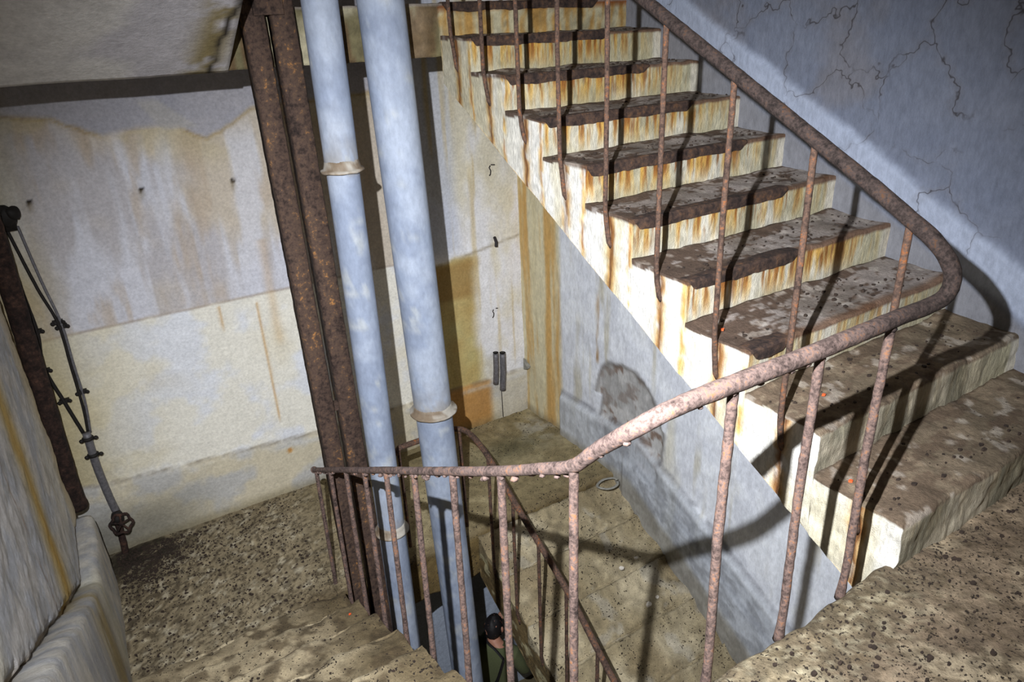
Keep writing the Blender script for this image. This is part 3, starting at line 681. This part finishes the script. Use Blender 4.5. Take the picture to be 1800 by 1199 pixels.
for i, x in enumerate((-.2, -.466, -.745)):
    V, F = bar([(x, .04, .83), (x - .003, .042, .45), (x - .002, .036, .08), (x, .04, -.03)], lambda t: .0115 + .004 * max(0, (t - .93) / .07), 20 + i, .16)
    link('baluster', mesh('baluster', V, F), M_RAIL, RA)
def zl(y): return float(np.interp(y, [.27, .606, 2.467, 2.84], [.61, .407, -.622, -.828]))
for i, y in enumerate((.27, .606, .919, 1.252, 1.56, 1.854, 2.16, 2.467, 2.79)):
    zt = zl(y) - .005; zb = -1.485 + (2.55 - y) * .165 / .31 - .16
    V, F = bar([(-.98, y, zt), (-.983, y, zt - .3), (-.986, y, zb + .2), (-.99, y, zb)], lambda t: .0118 + .003 * max(0, (t - .8) / .2), 40 + i, .16)
    link('baluster', mesh('baluster', V, F), M_RAIL, RA)

RB = thing('railing', 'dark rusty railing of the flight below, with a hooked top end behind the big pipe', 'railing', (-.02, 2.8, -1.65))
lp = [(-.46, 2.83, -.90), (-.44, 2.83, -.875), (-.3, 2.83, -.872), (-.12, 2.83, -.87), (-.05, 2.815, -.868), (-.01, 2.76, -.866), (0, 2.66, -.872), (0, 2.56, -.895), (0, 2.468, -.93), (0, 2.093, -1.142), (0, 1.644, -1.38), (0, 1.244, -1.67), (0, .8, -1.9), (0, .3, -2.16)]
V, F = tube(catmull(lp, .02), .0185, 14, .08, 5); V, F = merge((V, F), ell(lp[0], (.02, .02, .022)))
link('handrail', mesh('handrail', V, F), M_RAILD, RB)
for i, y in enumerate((2.475, 2.2, 1.93, 1.66, 1.38, 1.1, .8, .5)):
    zt = float(np.interp(y, [.3, .8, 1.244, 1.644, 2.093, 2.468], [-2.16, -1.9, -1.67, -1.38, -1.142, -.93])); zn = -1.643 + nos(y) - 1.643
    V, F = bar([(-.005, y, zt), (-.008, y, zt - .3), (-.012, y, zn - .05), (.008, y, zn - .16)], .011, 60 + i, .15); link('baluster', mesh('baluster', V, F), M_RAILD, RB)
V, F = bar([(-.45, 2.83, -.89), (-.448, 2.83, -1.2), (-.45, 2.83, -1.66)], .012, 71, .15); link('baluster', mesh('baluster', V, F), M_RAILD, RB)
V, F = bar([(-.03, 2.80, -.87), (-.03, 2.80, -1.2), (-.03, 2.80, -1.66)], .012, 72, .15); link('baluster', mesh('baluster', V, F), M_RAILD, RB)

# ------------------------------------------------------------------ pipes
def pipe(name, label, fx, r, collars, zt, zb, rc):
    t = thing(name, label, 'pipe', (fx(0)[0], fx(0)[1], zb))
    zs = [zt] + collars + [zb]
    for i in range(len(zs) - 1):
        a, b = zs[i], zs[i + 1]; rr_ = r if i % 2 == 0 else r * .975
        z = np.arange(a, b, -.03); z = np.r_[z, b]
        V, F = lathe(fx, [(q, rr_) for q in z], 40); V = np.array(V)
        n = fbm(V[:, 0], V[:, 1], V[:, 2], 7, 4, 201); c = mixc(C(162, 171, 188), C(138, 148, 168), ss(.35, .65, n))
        c = mixc(c, C(176, 180, 184), ss(.64, .76, fbm(V[:, 0], V[:, 1], V[:, 2], 12, 3, 202)) * .8)
        c = mixc(c, C(150, 162, 184), ss(.58, .64, fbm(V[:, 0], V[:, 1], V[:, 2], 4, 3, 203)) * .5)
        g = np.zeros(len(V))
        for q in collars: g = np.maximum(g, np.exp(-np.clip(V[:, 2] - q, 0, 9) / .10) * (V[:, 2] > q - .01))
        c = mixc(c, C(140, 126, 106), g * .7 * ss(.35, .6, fbm(V[:, 0], V[:, 1], V[:, 2], 18, 3, 204)))
        link('pipe_section', mesh('pipe_section', V, F, c), M_PIPE, t)
    for q in collars:
        prof = [(q + .05, r * .99), (q + .03, r * 1.04), (q + .010, r * 1.10), (q + .006, rc * .98), (q + .003, rc * 1.01), (q - .004, rc * 1.01), (q - .007, rc * .97), (q - .007, r * .97)]
        V, F = lathe(fx, prof, 48); V = np.array(V); V += vec_disp(.004, 25, 205)(V[:, 0], V[:, 1], V[:, 2])
        n = fbm(V[:, 0], V[:, 1], V[:, 2], 20, 3, 206); c = mixc(C(176, 170, 160), C(124, 108, 90), ss(.4, .65, n))
        link('collar', mesh('collar', V, F, c), M_PIPE, t, 'grimy joint ring')
    return t
pipe('drain_pipe', 'thicker of two pale grey drain pipes in the stairwell, with one grimy joint ring', lambda z: (-.343 - .028 * z, 2.5), .108, [-.486], 3.3, -4.9, .136)
pipe('drain_pipe', 'narrower pale grey drain pipe between rusty columns and thick pipe', lambda z: (-.672 + .0 * z, 2.5), .080, [.933, -1.185], 3.3, -4.9, .101)

# rusty channel column pair
def channel(x0, x1, y, d, z0, z1, lean, seed):
    th = .012; pr_ = [(x0, y + d), (x0, y + .01), (x0 + .008, y), (x1 - .008, y), (x1, y + .01), (x1, y + d), (x1 - th, y + d), (x1 - th, y + th + .004), (x0 + th, y + th + .004), (x0 + th, y + d)]
    secs = []
    for z in np.arange(z0, z1, .02):
        s = np.array([(a + lean * z, b, z) for a, b in pr_]); nz = fbm(s[:, 0], s[:, 1], s[:, 2], 35, 3, seed) - .5; s[:, 0] += nz * .005; s[:, 1] += (fbm(s[:, 0], s[:, 1], s[:, 2], 30, 3, seed + 1) - .5) * .006
        secs.append(s)
    return loft(secs)
SCN = thing('steel_column', 'tall rusty brown steel column made of two channels side by side, left of the pipes', 'column', (-.83, 2.66, -4.9))
for i, (a, b) in enumerate(((-.965, -.868), (-.838, -.733))):
    V, F = channel(a, b, 2.60 + .012 * i, .08, -4.9, 3.3, -.012, 211 + i * 7); link('channel', mesh('channel', V, F), M_STEEL, SCN)
for z in (1.72, -.35, -2.6):
    hh = .22 if z > 1 else .05
    V, F = boxm((-.853 - .012 * z, 2.645 if z < 1 else 2.60, z), (.13 if z > 1 else .04, .03, hh)); V = np.array(V)
    link('batten_plate', mesh('batten_plate', V, F), M_STEEL, SCN, smooth=False)

# dark pipe standing in the left corner
t = thing('corner_pipe', 'thick blackened rusty pipe standing on the left skirting in the corner', 'pipe', (-2.23, 3.72, -1.1))
V, F = lathe(lambda z: (-2.238 + .035 * max(0, z + .9), 3.74), [(z, .052) for z in np.arange(-1.10, 3.2, .03)], 20)
V = np.array(V); V += vec_disp(.004, 30, 221)(V[:, 0], V[:, 1], V[:, 2]); link('pipe_body', mesh('pipe_body', V, F), M_DARKPIPE, t)
V, F = lathe(lambda z: (-2.238, 3.74), [(-1.11, .052), (-1.09, .058), (-1.06, .057), (-1.04, .052)], 20); link('foot_ring', mesh('foot_ring', V, F), M_DARKPIPE, t)

# conduits on the end wall, with clamps, junction box and valve
YC = 3.925
def wallpath(pts, y=YC): return catmull([(a, y, b) for a, b in pts], .03)
cond = [('steel_conduit', 'left of the thin dark conduits beside the corner pipe', [(-2.175, .60), (-2.165, .237), (-2.16, -.01), (-2.185, -.224), (-2.14, -.49), (-2.098, -.72)], .0115, [(-2.16, .0), (-2.185, -.25), (-2.14, -.47)], M_BLACK),
        ('steel_conduit', 'middle thin dark conduit sloping down to the valve pipe', [(-2.14, .62), (-2.09, .26), (-2.045, .02), (-2.05, -.25), (-2.058, -.55), (-2.075, -.72)], .009, [(-2.045, .03)], M_BLACK),
        ('steel_conduit', 'right-hand thin dark conduit with two small clamps above the valve', [(-2.085, .62), (-2.06, .30), (-2.03, .02), (-2.035, -.25), (-2.038, -.5), (-2.062, -.72)], .008, [(-2.03, .0), (-2.037, -.44)], M_GREYIRON)]
for nme, lab, pts, r, cl, mt in cond:
    t = thing(nme, lab, 'conduit', (pts[-1][0], YC, pts[-1][1]), 'thin conduits on the end wall')
    V, F = tube(wallpath(pts, YC + .012), r, 10, .1, 5); link('conduit_body', mesh('conduit_body', V, F), mt, t)
    for cx, cz in cl:
        V, F = merge(boxm((cx, YC + .02, cz), (.055, .03, .022)), ell((cx - .028, YC, cz), (.012, .012, .012), 8, 6), ell((cx + .028, YC, cz), (.012, .012, .012), 8, 6))
        link('clamp', mesh('clamp', V, F), M_BLACK, t, smooth=False)
t = thing('junction_box', 'black corroded junction lump on the end wall at the left edge', 'junction box', (-2.13, YC, .66))
V, F = merge(ell((-2.13, YC, .68), (.06, .04, .07)), ell((-2.09, YC - .01, .70), (.04, .035, .04)), boxm((-2.14, YC + .01, .64), (.10, .05, .08)), ell((-2.17, YC - .01, .72), (.05, .04, .05)))
V = np.array(V); V += vec_disp(.012, 30, 231)(V[:, 0], V[:, 1], V[:, 2]); link('box_body', mesh('box_body', V, F), M_BLACK, t)
t = thing('valve_pipe', 'short grey riser pipe with a rusty handwheel valve above the floor debris', 'valve', (-2.07, 3.9, -1.6))
V, F = tube(wallpath([(-2.082, -.70), (-2.085, -.95), (-2.072, -1.2), (-2.06, -1.32)], 3.90), .024, 14, .05, 9); link('pipe_body', mesh('pipe_body', V, F), M_GREYIRON, t)
V, F = tube(wallpath([(-2.07, -1.36), (-2.075, -1.5), (-2.085, -1.67)], 3.90), .022, 12, .2, 9); link('stub_pipe', mesh('stub_pipe', V, F), M_DARKPIPE, t)
for cz in (-.74, -.86):
    V, F = merge(lathe(lambda z: (-2.083, 3.90), [(cz - .012, .027), (cz - .008, .034), (cz + .008, .034), (cz + .012, .027)], 14), ell((-2.12, 3.885, cz), (.014, .014, .012), 8, 6), ell((-2.04, 3.885, cz), (.014, .014, .012), 8, 6))
    link('clamp', mesh('clamp', V, F), M_BLACK, t)
V, F = ell((-2.062, 3.88, -1.35), (.04, .045, .055)); V = np.array(V); V += vec_disp(.01, 40, 3)(V[:, 0], V[:, 1], V[:, 2]); link('valve_body', mesh('valve_body', V, F), M_BLACK, t)
wc = np.array((-2.05, 3.815, -1.365)); ax = Vector((.12, -.85, .5)).normalized(); e1 = ax.orthogonal().normalized(); e2 = ax.cross(e1)
ring = []
for i in range(37):
    a = i / 36 * 2 * math.pi; rr2 = .062 + .006 * math.cos(6 * a); ring.append(wc + rr2 * (math.cos(a) * np.array(e1) + math.sin(a) * np.array(e2)))
parts = [tube(ring, .0095, 8, .15, 11)] + [tube([wc, wc + .06 * (math.cos(a) * np.array(e1) + math.sin(a) * np.array(e2))], .007, 6) for a in (0, 1.257, 2.513, 3.77, 5.03)] + [ell(wc, (.016, .016, .016))]
parts.append(tube([wc, wc + np.array((-.01, .06, .01))], .009, 8))
V, F = merge(*parts); link('handwheel', mesh('handwheel', V, F), M_DARKPIPE, t)

# two cut pipe stubs on the end wall, right bay
for (x, z1, z0, r, lab) in ((.905, -1.0, -1.29, .024, 'left of two short cut grey pipe stubs on the end wall'), (.972, -1.02, -1.37, .027, 'right and thicker of two short cut grey pipe stubs on the end wall')):
    V, F = tube([(x, 3.90, z1), (x - .003, 3.90, (z0 + z1) / 2), (x - .006, 3.915, z0)], r, 16, .05, 12, step=.03)
    # open mouth
    V3, F3 = lathe(lambda z: (x, 3.90), [(z1 + .012, r * .98), (z1 + .012, r * .7), (z1 + .002, r * .65)], 16)
    t = thing('pipe_stub', lab, 'pipe', (x, 3.90, z0)); link('tube', mesh('tube', V, F), M_GREYIRON, t); link('rim', mesh('rim', V3, F3), M_BLACK, t)
V, F = tube([(.95, 3.915, -1.33), (.955, 3.918, -1.5), (.957, 3.92, -1.64)], .004, 6); props(link('wire', mesh('wire', V, F), M_MARK), 'thin dark wire hanging from the pipe stubs to the floor', 'wire')
V, F = loft([np.array([(1.20, 3.935, -1.17), (1.195, 3.85, -1.21), (1.20, 3.935, -1.25)]), np.array([(1.2, 3.935, -1.14), (1.235, 3.86, -1.20), (1.24, 3.935, -1.27)]), np.array([(1.235, 3.935, -1.16), (1.245, 3.90, -1.24), (1.25, 3.935, -1.30)])])
props(link('plaster_spike', mesh('plaster_spike', V, F), M_STONE, smooth=False), 'small grey wedge of plaster in the far corner above the skirting', 'plaster')
V, F = tube([(.985, 3.955, -.015), (.98, 3.92, -.045), (.965, 3.90, -.075)], .013, 8, .3, 5); props(link('wall_peg', mesh('wall_peg', V, F), M_MARK), 'small black peg sticking out of the end wall', 'peg')
def mark(cx, cz, s, pts, lab, pos=None):
    V, F = merge(*[tube([(cx + a * s, 3.944, cz + b * s) for a, b in p], .0042, 6, step=.01) for p in pts])
    props(link('painted_mark', mesh('painted_mark', V, F), M_MARK), lab, 'marking', 'small black marks on the end wall')
mark(.985, .52, 1, [[(-.01, .035), (-.02, .02), (-.008, -.005), (-.012, -.03), (-.022, -.042)], [(-.004, .04), (.03, .036)]], 'upper of two small black marks like a figure 5 painted on the end wall')
mark(.945, -.65, 1, [[(-.012, .03), (-.02, .015), (-.010, -.005), (-.014, -.03), (-.026, -.04)], [(.012, .036), (.03, .032)]], 'lower of two small black marks like a figure 5 painted on the end wall')

# ------------------------------------------------------------------ debris
def flake(c, s, th, seed):
    r = random.Random(seed); n = 7; a0 = r.random() * 6; top = []; bot = []
    for k in range(n):
        a = a0 + k / n * 6.283; q = s * r.uniform(.55, 1.1); top.append(np.array(c) + np.array((q * math.cos(a), q * .75 * math.sin(a), th + r.uniform(-.3, .3) * th))); bot.append(top[-1] * np.array((1, 1, 0)) + np.array((0, 0, c[2] - .002)))
    return loft([bot, top])
R = random.Random(5)
def scatter(n, fx, s0, s1):
    L = []
    for i in range(n):
        p = fx(); 
        if p is None: continue
        s = s0 + (s1 - s0) * R.random() ** 3; L.append(flake(p, s, s * R.uniform(.25, .7), i * 13 + n))
    return merge(*L)
def on_l0():
    x = R.uniform(-1.0, 1.2); y = -.02 - 1.3 * R.random() ** 1.3
    return (x, y, .002)
V, F = scatter(1500, on_l0, .002, .010); props(link('rust_flakes', mesh('rust_flakes', V, F), M_FLAKE, smooth=False), 'dark rust flakes strewn over the near landing floor', 'debris', kind='stuff')
def on_lm():
    if R.random() < .62:
        x = R.gauss(-1.98, .18); y = R.gauss(3.72, .16)
    else: x = R.uniform(-2.15, -1.0); y = R.uniform(2.65, 3.88)
    if x < -2.14 or x > -1 or y > 3.9 or y < 2.6: return None
    return (x, y, -1.642)
V, F = scatter(3200, on_lm, .003, .011); props(link('rust_flakes', mesh('rust_flakes', V, F), M_FLAKE, smooth=False), 'dark rust flakes heaped in the left corner of the lower landing', 'debris', kind='stuff')
def on_step():
    k = R.randint(1, 9); x = R.uniform(.02, 1.2) ; y = (k - 1) * G + R.uniform(.05, .27); return (x, y, k * H + .003)
V, F = scatter(900, on_step, .003, .012); props(link('rust_flakes', mesh('rust_flakes', V, F), M_FLAKE, smooth=False), 'dark rust flakes lying on the treads of the white flight', 'debris', kind='stuff')
def on_lstep():
    k = R.randint(2, 9); x = R.uniform(-2.1, -1.05); y = 2.55 - (k - 1) * .31 - R.uniform(.05, .27); return (x, y, -1.65 + k * .165 + .004)
V, F = scatter(420, on_lstep, .003, .010); props(link('rust_flakes', mesh('rust_flakes', V, F), M_FLAKE, smooth=False), 'dark rust flakes on the muddy left-hand steps', 'debris', kind='stuff')
for p, lab in (((.063, .778, .497), 'orange-red chip at the foot of a baluster on the fourth-lowest tread'), ((.06, .215, .170), 'orange-red chip on the lowest white step'), ((-1.09, 2.125, -1.305), 'orange-red chip on the muddy left-hand step'), ((.20, .44, .334), 'orange-red splinter on the second tread behind the railing')):
    V, F = flake(p, .009, .004, int(p[0] * 1000)); props(link('red_chip', mesh('red_chip', V, F), M_RED, smooth=False), lab, 'chip', 'orange-red chips')
crumbs = [(.868, 2.06, .034, 'largest white plaster crumb on the muddy steps, beside the railing shadow'), (.80, 2.12, .02, 'small white plaster crumb left of the largest one on the muddy steps'),
          (.95, 2.14, .022, 'white plaster crumb nearest the skirting above the railing shadow'), (.84, 1.88, .026, 'broad white plaster crumb just below the railing shadow'),
          (.94, 1.90, .018, 'small white plaster crumb below the railing shadow, towards the skirting')]
for i, (x, y, s, lab) in enumerate(crumbs):
    k = int(y / G) + 1; z = -2 * 1.643 + k * H + .012
    V, F = flake((x, y, z), s, s * .4, 300 + i)
    props(link('plaster_crumb', mesh('plaster_crumb', V, F), M_WHITE, smooth=False), lab, 'plaster', 'white plaster crumbs on the muddy steps')
ringp = [(1.07 + .085 * math.cos(a) * (1 + .1 * math.sin(3 * a)), 2.60 + .06 * math.sin(a), -1.638) for a in np.linspace(0, 6.0, 30)]
V, F = tube(ringp, .011, 8, .3, 8, squash=.5); props(link('plaster_ring', mesh('plaster_ring', V, F), M_STONE), 'curled grey ring of plaster lying on the lower landing by the skirting', 'plaster')

# ------------------------------------------------------------------ person below
def skin_body(name, verts, edges, mat, parent, sub=2, root=0):
    me = bpy.data.meshes.new(name); me.from_pydata([v[0] for v in verts], edges, [])
    o = bpy.data.objects.new(name, me); COL.objects.link(o)
    o.modifiers.new('s', 'SKIN')
    for i, v in enumerate(verts): me.skin_vertices[0].data[i].radius = v[1]
    me.skin_vertices[0].data[root].use_root = True
    sb = o.modifiers.new('b', 'SUBSURF'); sb.levels = sub; sb.render_levels = sub
    bpy.context.view_layer.update(); dg = bpy.context.evaluated_depsgraph_get()
    m2 = bpy.data.meshes.new_from_object(o.evaluated_get(dg)); bpy.data.objects.remove(o)
    m2.materials.clear(); return link(name, m2, mat, parent)
PX, PY, PZ = .43, 3.38, -4.95
head = np.array((PX, PY, -3.36)); fwd = np.array((.74, .60, 0)); fwd = fwd / np.linalg.norm(fwd); side = np.array((fwd[1], -fwd[0], 0))   # side = his right
def q(f, s, z): return tuple(np.array((PX, PY, 0)) + fwd * f + side * s + np.array((0, 0, z)))
PE = thing('person', 'person in olive-green jacket with black strap seen from behind, standing on the landing far below', 'person', (PX, PY, PZ))
hz = -3.36
vb = [(q(-.02, 0, hz - .62), (.15, .12)), (q(-.03, 0, hz - .42), (.17, .13)), (q(-.03, 0, hz - .27), (.18, .12)), (q(-.02, 0, hz - .17), (.075, .07)), (q(0, 0, hz - .09), (.058, .058)),
      (q(-.03, .19, hz - .235), (.082, .082)), (q(.0, .24, hz - .38), (.062, .062)), (q(.06, .26, hz - .52), (.052, .052)), (q(.26, .17, hz - .36), (.045, .045)), (q(.33, .08, hz - .22), (.033, .033)),
      (q(-.03, -.19, hz - .235), (.082, .082)), (q(.0, -.24, hz - .38), (.062, .062)), (q(.06, -.26, hz - .52), (.052, .052)), (q(.26, -.17, hz - .38), (.045, .045)), (q(.33, -.08, hz - .24), (.033, .033)),
      (q(0, .1, hz - .76), (.10, .10)), (q(.02, .11, hz - 1.15), (.07, .07)), (q(0, .11, PZ + .08), (.05, .05)), (q(.16, .12, PZ + .04), (.04, .035)),
      (q(0, -.1, hz - .76), (.10, .10)), (q(.02, -.11, hz - 1.15), (.07, .07)), (q(0, -.11, PZ + .08), (.05, .05)), (q(.16, -.12, PZ + .04), (.04, .035))]
eb = [(0, 1), (1, 2), (2, 3), (3, 4), (2, 5), (5, 6), (6, 7), (7, 8), (8, 9), (2, 10), (10, 11), (11, 12), (12, 13), (13, 14), (0, 15), (15, 16), (16, 17), (17, 18), (0, 19), (19, 20), (20, 21), (21, 22)]
body = skin_body('body', vb, eb, M_OLIVE, PE)
body.data.materials.clear()
for mt in (M_OLIVE, M_TROUSER, M_SKIN): body.data.materials.append(mt)
for p in body.data.polygons:
    cz = p.center.z; p.material_index = 1 if cz < hz - .70 else (2 if cz > hz - .155 else 0)
# head: one shaped surface
def headmesh(sc, shell=0):
    V, F = ell((0, 0, 0), (1, 1, 1), 28, 20); out = []
    for v in V:
        x, y, z = v          # x forward, y side, z up
        X = x * .098; Y = y * .076; Z = z * .118
        if z < -.2: X *= 1 - .10 * (-z - .2); Y *= 1 - .35 * (-z - .2); 
        if x > .75 and abs(y) < .3: X += .018 * math.exp(-((z + .05) / .2) ** 2 - (y / .16) ** 2)          # nose
        if x > .5: X -= .006 * math.exp(-((z - .12) / .1) ** 2) * math.exp(-((abs(y) - .4) / .15) ** 2)      # eye sockets
        if x < -.3: X *= 1.06
        out.append(head + fwd * X * sc + side * Y * sc + np.array((0, 0, Z * sc)))
    return out, F
V, F = headmesh(1.0); hd = link('head', mesh('head', V, F), M_SKIN, PE)
V, F = headmesh(1.05); keep = []
Va = np.array(V); loc = (Va - head); fx_ = loc @ fwd; zz = loc[:, 2]
for f in F:
    a = fx_[f].mean(); z = zz[f].mean()
    if z > .05 or a < .02 and z > -.045 or a < -.03 and z > -.06: keep.append(f)
hm = mesh('hair', Va + vec_disp(.012, 45, 9)(Va[:, 0], Va[:, 1], Va[:, 2]), keep); ho = link('hair', hm, M_HAIR, PE)
so = ho.modifiers.new('t', 'SOLIDIFY'); so.thickness = .012; so.offset = -1
for s in (1, -1):
    c_ = head + side * s * .078 + np.array((0, 0, -.01)); V, F = ell(c_, (.018, .012, .032), 10, 8); link('ear', mesh('ear', V, F), M_SKIN, PE)
    c_ = head + fwd * .088 + side * s * .03 + np.array((0, 0, .012)); V, F = ell(c_, (.010, .010, .010), 8, 6); link('eye', mesh('eye', V, F), M_MARK, PE)
V, F = ell(head + fwd * .094 + np.array((0, 0, -.055)), (.008, .022, .006), 10, 6); link('mouth', mesh('mouth', V, F), M_RED, PE)
V, F = tube(catmull([q(-.13, .13, hz - .22), q(-.11, .05, hz - .15), q(-.075, -.03, hz - .13), q(0, -.085, hz - .15), q(.10, -.06, hz - .22), q(.2, -.02, hz - .30)], .02), .014, 8, 0, 0, .4); link('strap', mesh('strap', V, F), M_STRAP, PE, 'black camera strap')
V, F = tube(catmull([q(-.13, .13, hz - .22), q(-.165, .10, hz - .35), q(-.17, .05, hz - .5), q(-.15, -.05, hz - .65)], .02), .016, 8, 0, 0, .4); link('strap', mesh('strap', V, F), M_STRAP, PE, 'black camera strap')
for s in (1, -1):
    base = np.array(q(.335, .075 * s, hz - .215 - (.02 if s < 0 else 0)))
    parts = [ell(base + fwd * .03 - side * s * .008, (.035, .035, .04), 12, 8)]
    for j in range(4):
        b0 = base + fwd * .05 - side * s * (.01) + np.array((0, 0, .028 - .019 * j)); L_ = (.032, .037, .034, .026)[j]
        parts.append(tube([b0, b0 + fwd * L_ * .8 - side * s * L_ * .4, b0 + fwd * L_ * .9 - side * s * L_ * 1.4, b0 + fwd * L_ * .4 - side * s * L_ * 2], lambda u: .0085 - .002 * u, 8))
    b0 = base + np.array((0, 0, .02)); parts.append(tube([b0, b0 - side * s * .03 + np.array((0, 0, .01)) + fwd * .01, b0 - side * s * .05 + fwd * .015], lambda u: .010 - .002 * u, 8))
    V, F = merge(*parts); link('hand', mesh('hand', V, F), M_SKIN, PE)
CM = thing('handheld_camera', 'black camera held up in front by the person below', 'camera', q(.40, 0, hz - .25))
rotm = Matrix(((fwd[0], side[0], 0), (fwd[1], side[1], 0), (0, 0, 1)))
V, F = boxm(q(.40, 0, hz - .22), (.05, .12, .08), rotm); link('camera_body', mesh('camera_body', V, F), M_STRAP, CM, smooth=False)
V, F = tube([q(.42, 0, hz - .22), q(.50, 0, hz - .22)], .034, 18); link('lens', mesh('lens', V, F), M_STRAP, CM)
